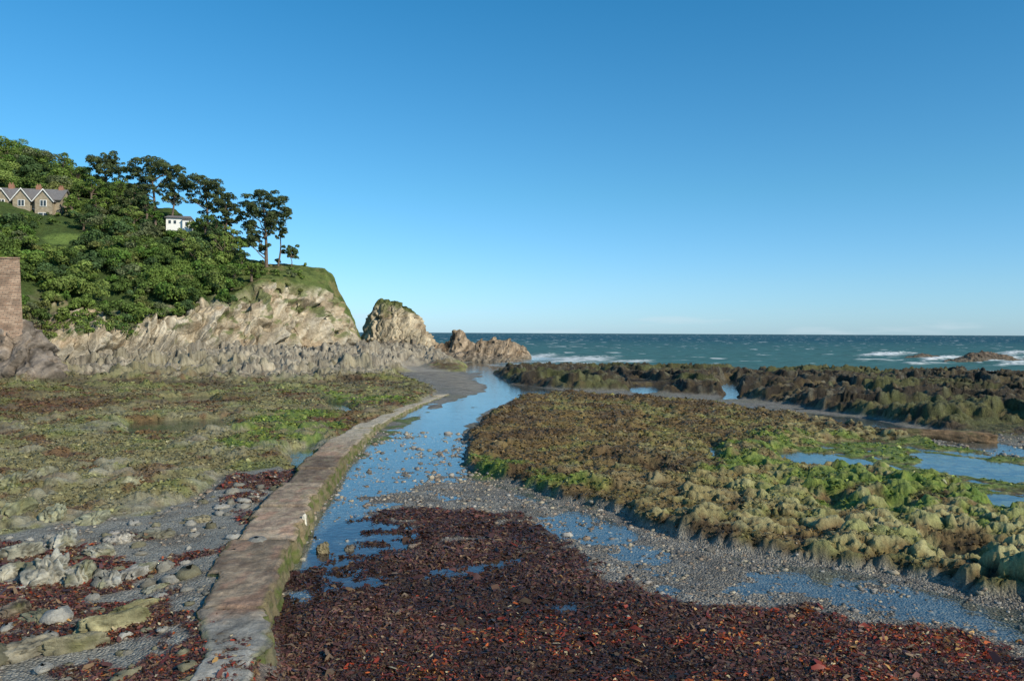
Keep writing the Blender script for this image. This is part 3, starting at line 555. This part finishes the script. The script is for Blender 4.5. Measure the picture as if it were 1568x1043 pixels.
pine('pine_tree',238,338,168,[(225,250,12),(240,256,14),(210,260,13),(255,260,12),(200,268,13),(228,266,15),(268,268,9),(248,275,14),(210,284,14),(235,288,11),(195,290,10),(272,258,7)])
pine('pine_tree',262,335,166,[(262,284,12),(275,292,10),(255,299,9),(284,277,9),(268,305,8)])
pine('pine_tree',318,350,166,[(300,274,11),(315,279,12),(290,286,10),(327,286,11),(305,292,14),(335,298,11),(320,304,13),(296,305,9),(340,312,10),(318,318,10)])
pine('pine_tree',345,362,163,[(345,304,10),(352,316,9),(336,320,10),(350,330,10),(340,338,9),(356,342,6)])
pine('pine_tree',205,345,165,[(205,302,10),(195,314,11),(212,317,9),(188,324,10)])
for (px,py,rp,d_) in [(15,234,22,182),(55,242,18,184),(95,254,18,182),(-30,222,26,184),(118,268,15,178),(140,286,15,170),(345,376,16,150),(300,382,20,148),(225,372,16,152),(330,350,13,158),(180,298,15,168),(225,348,12,158),(160,345,15,158),(370,394,12,150),(385,412,13,146),(355,422,15,142),(128,335,16,156),(320,410,14,146),(50,345,13,150),(20,350,12,148),(35,375,14,146),(5,385,16,144),(75,396,14,142),(120,390,14,142),(40,405,14,138),(110,310,12,160),(225,315,14,164),(238,330,10,160),(315,340,13,160),(355,360,13,155),(205,330,14,160),(150,312,14,165),(120,292,13,170),(368,372,10,153),(280,360,10,152)]:
    b=W(px,py+rp*1.5,d_); e=empty('broadleaf_tree',tuple(b)); tv,tf=[],[]; ac=Acc(); r=rp/FP*d_; top=W(px,py,d_)-b
    tube(tv,tf,[top*0,top*.5,top],[.3,.2,.08]); base=GP[rng.choice([0,1,2,3,6])]
    for q_ in range(16):
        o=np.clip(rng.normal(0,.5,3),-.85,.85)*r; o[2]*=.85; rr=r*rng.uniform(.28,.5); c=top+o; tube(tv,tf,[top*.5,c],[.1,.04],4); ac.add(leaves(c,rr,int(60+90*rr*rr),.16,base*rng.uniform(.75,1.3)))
    mkmesh('trunk_and_limbs',np.concatenate(tv),tf,M_bark,None,True,e); ac.make('leaf_crown',e)
# ---------------------------------------------------------------- houses
def box(x0,x1,y0,y1,z0,z1):
    v=[(a,b,c) for c in(z0,z1) for b in(y0,y1) for a in(x0,x1)]
    return v,[(0,1,5,4),(1,3,7,5),(3,2,6,7),(2,0,4,6),(4,5,7,6),(2,3,1,0)]
def part(name,parent,mat,items):
    vs,fs=[],[]
    for v,f in items:
        b=len(vs); vs+=v; fs+=[tuple(i+b for i in q) for q in f]
    me=bpy.data.meshes.new(name); me.from_pydata([tuple(map(float,a)) for a in vs],[],fs); me.materials.append(mat); me.update()
    o=bpy.data.objects.new(name,me); scene.collection.objects.link(o); o.parent=parent; return o
def slab(p,q,r_,s,t):
    n=np.cross(np.subtract(q,p),np.subtract(r_,p)); n=n/np.linalg.norm(n)*t; a=[tuple(k) for k in(p,q,r_,s)]; b=[tuple(np.add(k,n)) for k in(p,q,r_,s)]
    return a+b,[(0,1,2,3),(7,6,5,4),(0,4,5,1),(1,5,6,2),(2,6,7,3),(3,7,4,0)]
hd=160; hb=W(41,331,hd); H=empty('stone_house',tuple(hb),math.radians(10)); H.scale=(.93,.93,.93)
wl_=[box(-6.6,6.6,0,7,-3,3.6)]; rf=[]; wh=[]; gl=[]
rf+=[slab((-7,-.5,3.45),(7,-.5,3.45),(7,3.5,6.3),(-7,3.5,6.3),.18),slab((7,7.5,3.45),(-7,7.5,3.45),(-7,3.5,6.3),(7,3.5,6.3),.18)]
for s in(-6.6,6.6): wl_.append(([(s,0.02,3.6),(s,6.98,3.6),(s,3.5,6.2),(s*.98,0.02,3.6),(s*.98,6.98,3.6),(s*.98,3.5,6.2)],[(0,1,2),(5,4,3)]))
for gx,gw,gz,pr in[(-4.6,1.7,5.6,.9),(-.6,1.9,5.7,1.2),(3.9,1.9,5.6,1.6)]:
    wl_.append(box(gx-gw+.2,gx+gw-.2,-pr,0.0,-3,3.3))
    wl_.append(([(gx-gw+.2,-pr,3.3),(gx+gw-.2,-pr,3.3),(gx,-pr,gz-.35),(gx-gw+.2,2,3.3),(gx+gw-.2,2,3.3),(gx,2,gz-.35)],[(0,1,2),(5,4,3)]))
    rf+=[slab((gx-gw-.2,-pr-.3,3.0),(gx,-pr-.3,gz),(gx,2.8,gz),(gx-gw-.2,2.8,3.0),-.14),slab((gx,-pr-.3,gz),(gx+gw+.2,-pr-.3,3.0),(gx+gw+.2,2.8,3.0),(gx,2.8,gz),-.14)]
    for sg in(-1,1):
        wh.append(slab((gx,-pr-.34,gz+.12),(gx+sg*(gw+.25),-pr-.34,3.02),(gx+sg*(gw+.25),-pr-.34,2.80),(gx,-pr-.34,gz-.16),.06))
    for zz,ww,hh in[(2.0,.55,1.2),(-.9,.9,1.4)]:
        wh.append(box(gx-ww-.12,gx+ww+.12,-pr-.10,-pr-.003,zz-.1,zz+hh+.1)); 
        for k in(-1,1): gl.append(box(gx+(0.07 if k>0 else -ww),gx+(ww if k>0 else -.07),-pr-.13,-pr-.102,zz,zz+hh))
wh.append(box(1.0,1.5,-.08,-.003,0,1.6)); gl.append(box(1.08,1.42,-.11,-.082,.1,1.5))
part('walls',H,M_stone,wl_); part('slate_roof',H,M_slate,rf); part('white_trim',H,M_white,wh); part('windows',H,M_glass,gl)
part('chimneys',H,M_pot,[box(-4.9,-3.9,3.1,3.9,5.5,7.2),box(.6,1.6,3.1,3.9,5.5,7.1),box(5.2,6.1,3.1,3.9,5.3,6.9)]+[box(a-.12,a+.12,3.35,3.6,zz,zz+.4) for a,zz in[(-4.7,7.2),(-4.15,7.2),(.85,7.1),(1.35,7.1),(5.45,6.9),(5.85,6.9)]])
hb=W(273,347,163); H=empty('white_cottage',tuple(hb),math.radians(14)); H.scale=(.9,.9,.85)
part('walls',H,M_white,[box(-2.6,2.6,0,4,-2,1.9),box(1.0,2.9,-.8,-.003,-2,1.4)]); part('roof',H,M_slate,[slab((-2.9,-.4,1.95),(2.9,-.4,1.95),(2.4,2,2.7),(-2.4,2,2.7),.12),slab((2.9,4.4,1.95),(-2.9,4.4,1.95),(-2.4,2,2.7),(2.4,2,2.7),.12),slab((.9,-1,1.45),(3.1,-1,1.45),(3.1,-.05,1.75),(.9,-.05,1.75),.1)])
part('windows',H,M_glass,[box(a,a+.55,-.03,-.004,.6,1.4) for a in(-2.1,-1.0)]+[box(1.6,2.2,-.83,-.803,.2,1.0)])
# brick sea wall
m,nt,out=newmat('wall_brick'); L=nt.links; tc=nd(nt,'ShaderNodeTexCoord'); mp=nd(nt,'ShaderNodeMapping'); mp.inputs['Rotation'].default_value=(math.pi/2,0,0); L.new(tc.outputs['Object'],mp.inputs[0])
br=nd(nt,'ShaderNodeTexBrick'); br.inputs['Scale'].default_value=1.0; br.inputs['Brick Width'].default_value=.6; br.inputs['Row Height'].default_value=.22; br.inputs['Mortar Size'].default_value=.025
br.inputs['Color1'].default_value=(.24,.15,.10,1); br.inputs['Color2'].default_value=(.34,.24,.17,1); br.inputs['Mortar'].default_value=(.12,.10,.08,1); L.new(mp.outputs[0],br.inputs[0])
bs=nd(nt,'ShaderNodeBsdfPrincipled'); bs.inputs['Roughness'].default_value=.95; nz=nd(nt,'ShaderNodeTexNoise'); nz.inputs['Scale'].default_value=.9; nz.inputs['Detail'].default_value=8; L.new(tc.outputs['Object'],nz.inputs[0])
vm=nd(nt,'ShaderNodeVectorMath',operation='SCALE'); L.new(br.outputs[0],vm.inputs[0]); L.new(mth(nt,'MULTIPLY_ADD',nz.outputs[0],1.8,.05),vm.inputs['Scale']); L.new(vm.outputs[0],bs.inputs[0]); L.new(bs.outputs[0],out.inputs[0])
a=W(30,397,96); b=W(37,492,93); c=W(-420,396,86); e_=W(-420,500,83); H=empty('brick_wall',tuple(b))
A_,B_,C_,E_=[np.array(k)-b for k in(a,b,c,e_)]; B_=B_+np.array([.3,-.4,-5]); E_=E_+np.array([0,-.4,-5]); bk=np.array([-6.5,8,0])
part('wall_face',H,m,[([tuple(k) for k in(E_,B_,A_,C_,E_+bk,B_+bk,A_+bk,C_+bk)],[(0,1,2,3),(1,5,6,2),(3,2,6,7),(0,3,7,4),(4,7,6,5),(0,4,5,1)])])
part('coping',H,m,[slab(tuple(C_+np.array([0,-.12,.02])),tuple(A_+np.array([.1,-.12,.02])),tuple(A_+np.array([-.3,.6,.02])),tuple(C_+np.array([-.3,.6,.02])),.2)])
ridge_rock('rock_outcrop',[(-300,500),(-120,490),(-40,486),(0,484),(20,486),(40,492),(58,508),(76,532),(92,554),(112,576)],89,14,.9,(.24,.20,.165),None,260,2.6,dark=1)
# ---------------------------------------------------------------- sea water (one sheet: pools, stream and sea)
t=np.concatenate([np.linspace(-2.2,-.7,40)[:-1],np.linspace(-.7,.7,760),np.linspace(.7,2.2,40)[1:]]).astype(F32)
d=np.concatenate([np.geomspace(2,100,60)[:-1],np.geomspace(100,2600,1000),np.geomspace(2600,60000,40)[1:]]).astype(F32)
D,T=np.meshgrid(d,t,indexing='ij'); X=T*D; Y=D
la=sdf(LAND,X,Y); deep=ss(0,14,-la+fbm(X/9,Y/9,3,91)*4); amp=ss(2,45,-la)
wv=fbm(X/26+Y/60,Y/9,4,93)*.42+fbm(X/7,Y/3.5,3,95)*.12
brk=np.zeros_like(X); foam=np.zeros_like(X)
PX=PW/2+FP*T; 
fn=fbm(X/5,Y/2.2,5,97); fn2=fbm(X/1.6,Y/1.0,3,98)
for (pa,pb,py,th,st) in[(855,935,549,5,1.2),(812,845,545,5,1.3),(940,1000,553,2.0,.8),(1335,1390,542,3,1.1),(1430,1475,548,3.5,1.1),(1520,1568,549,4,1.1),(820,990,560,2.5,.7),(1160,1230,567,1.8,.7),(1320,1380,552,1.5,.7),(1540,1640,556,3,.8),(900,1100,566,1.6,.6),(1540,1700,540,3,1),(1300,1500,574,1.6,.7),(1400,1450,556,2,.7)]:
    yc=G((pa+pb)/2,py)[1]; wd=th/FP*yc*yc/CH; e_=ss(-wd,0,Y-yc+fn*wd*1.6)*ss(wd*.8,0,Y-yc+fn*wd*1.6)*ss(pa-16,pa+18,PX+fn*40)*ss(pb+16,pb-18,PX+fn*40)
    foam=np.maximum(foam,e_*st*ss(-.45,.15,fn+fn2*.5)); brk=np.maximum(brk,e_*.35*min(st,1))
wc_=fbm(X/11+3,Y/5,4,99)+.5*wv; foam=np.maximum(foam,ss(.52,.66,wc_)*ss(110,200,D)*ss(4,40,-la)*.75)
foam=np.maximum(foam,ss(.12,.5,fbm(X/5,Y/1.6,4,101))*ss(26,4,-la)*ss(0,3,-la)*.75*ss(105,125,D))
Z=(wv+brk*1.1)*amp*ss(9000,1500,D)
cc=np.stack([np.clip(foam,0,1),deep,ss(120,900,D),np.ones_like(X)],-1)
m,nt,out=newmat('sea_water'); L=nt.links
at=nd(nt,'ShaderNodeAttribute',attribute_name='Col'); se=nd(nt,'ShaderNodeSeparateColor'); L.new(at.outputs['Color'],se.inputs[0]); foamo,deepo,faro=se.outputs
tc=nd(nt,'ShaderNodeTexCoord')
nz=nd(nt,'ShaderNodeTexNoise'); nz.inputs['Scale'].default_value=4.5; nz.inputs['Detail'].default_value=4; L.new(tc.outputs['Object'],nz.inputs[0])
mp=nd(nt,'ShaderNodeMapping'); mp.inputs['Scale'].default_value=(.25,.8,1); L.new(tc.outputs['Object'],mp.inputs[0]); nz2=nd(nt,'ShaderNodeTexNoise'); nz2.inputs['Scale'].default_value=1; nz2.inputs['Detail'].default_value=7; nz2.inputs['Roughness'].default_value=.6; L.new(mp.outputs[0],nz2.inputs[0])
bA=nd(nt,'ShaderNodeBump'); bA.inputs['Distance'].default_value=.02; bA.inputs['Strength'].default_value=.5; L.new(nz.outputs[0],bA.inputs['Height'])
bB=nd(nt,'ShaderNodeBump'); bB.inputs['Distance'].default_value=.9; L.new(deepo,bB.inputs['Strength']); L.new(nz2.outputs[0],bB.inputs['Height']); L.new(bA.outputs[0],bB.inputs['Normal'])
# Schlick reflectance, the same from above and below (so daylight reaches the stream bed)
ge=nd(nt,'ShaderNodeNewGeometry'); dt_=nd(nt,'ShaderNodeVectorMath',operation='DOT_PRODUCT'); L.new(ge.outputs['Incoming'],dt_.inputs[0]); L.new(bB.outputs[0],dt_.inputs[1])
cs=mth(nt,'MINIMUM',mth(nt,'ABSOLUTE',dt_.outputs['Value']),1.0); F_=mth(nt,'MULTIPLY_ADD',mth(nt,'POWER',mth(nt,'SUBTRACT',1.0,cs),4.0),.95,.04)
gl=nd(nt,'ShaderNodeBsdfGlossy'); gl.inputs['Roughness'].default_value=.05; L.new(bB.outputs[0],gl.inputs['Normal'])
tr=nd(nt,'ShaderNodeBsdfTransparent'); tr.inputs[0].default_value=(.86,.93,.94,1)
cm=nd(nt,'ShaderNodeMix',data_type='RGBA'); cm.inputs[6].default_value=(.055,.14,.14,1); cm.inputs[7].default_value=(.012,.066,.095,1); L.new(faro,cm.inputs[0])
v3=nd(nt,'ShaderNodeVectorMath',operation='SCALE'); L.new(cm.outputs[2],v3.inputs[0]); L.new(mth(nt,'MULTIPLY_ADD',nz2.outputs[0],1.8,.1),v3.inputs['Scale'])
df=nd(nt,'ShaderNodeBsdfDiffuse'); L.new(v3.outputs[0],df.inputs[0])
s1=nd(nt,'ShaderNodeMixShader'); L.new(deepo,s1.inputs[0]); L.new(tr.outputs[0],s1.inputs[1]); L.new(df.outputs[0],s1.inputs[2])
ff=mth(nt,'MULTIPLY',F_,mth(nt,'MULTIPLY_ADD',deepo,-.80,1.0))
s2=nd(nt,'ShaderNodeMixShader'); L.new(ff,s2.inputs[0]); L.new(s1.outputs[0],s2.inputs[1]); L.new(gl.outputs[0],s2.inputs[2])
fo=nd(nt,'ShaderNodeBsdfDiffuse'); fo.inputs[0].default_value=(.8,.82,.82,1)
s3=nd(nt,'ShaderNodeMixShader'); L.new(foamo,s3.inputs[0]); L.new(s2.outputs[0],s3.inputs[1]); L.new(fo.outputs[0],s3.inputs[2]); L.new(s3.outputs[0],out.inputs[0])
mkmesh('sea_water',np.stack([X,Y,Z],-1),gridf(*X.shape)[:,::-1],m,cc)
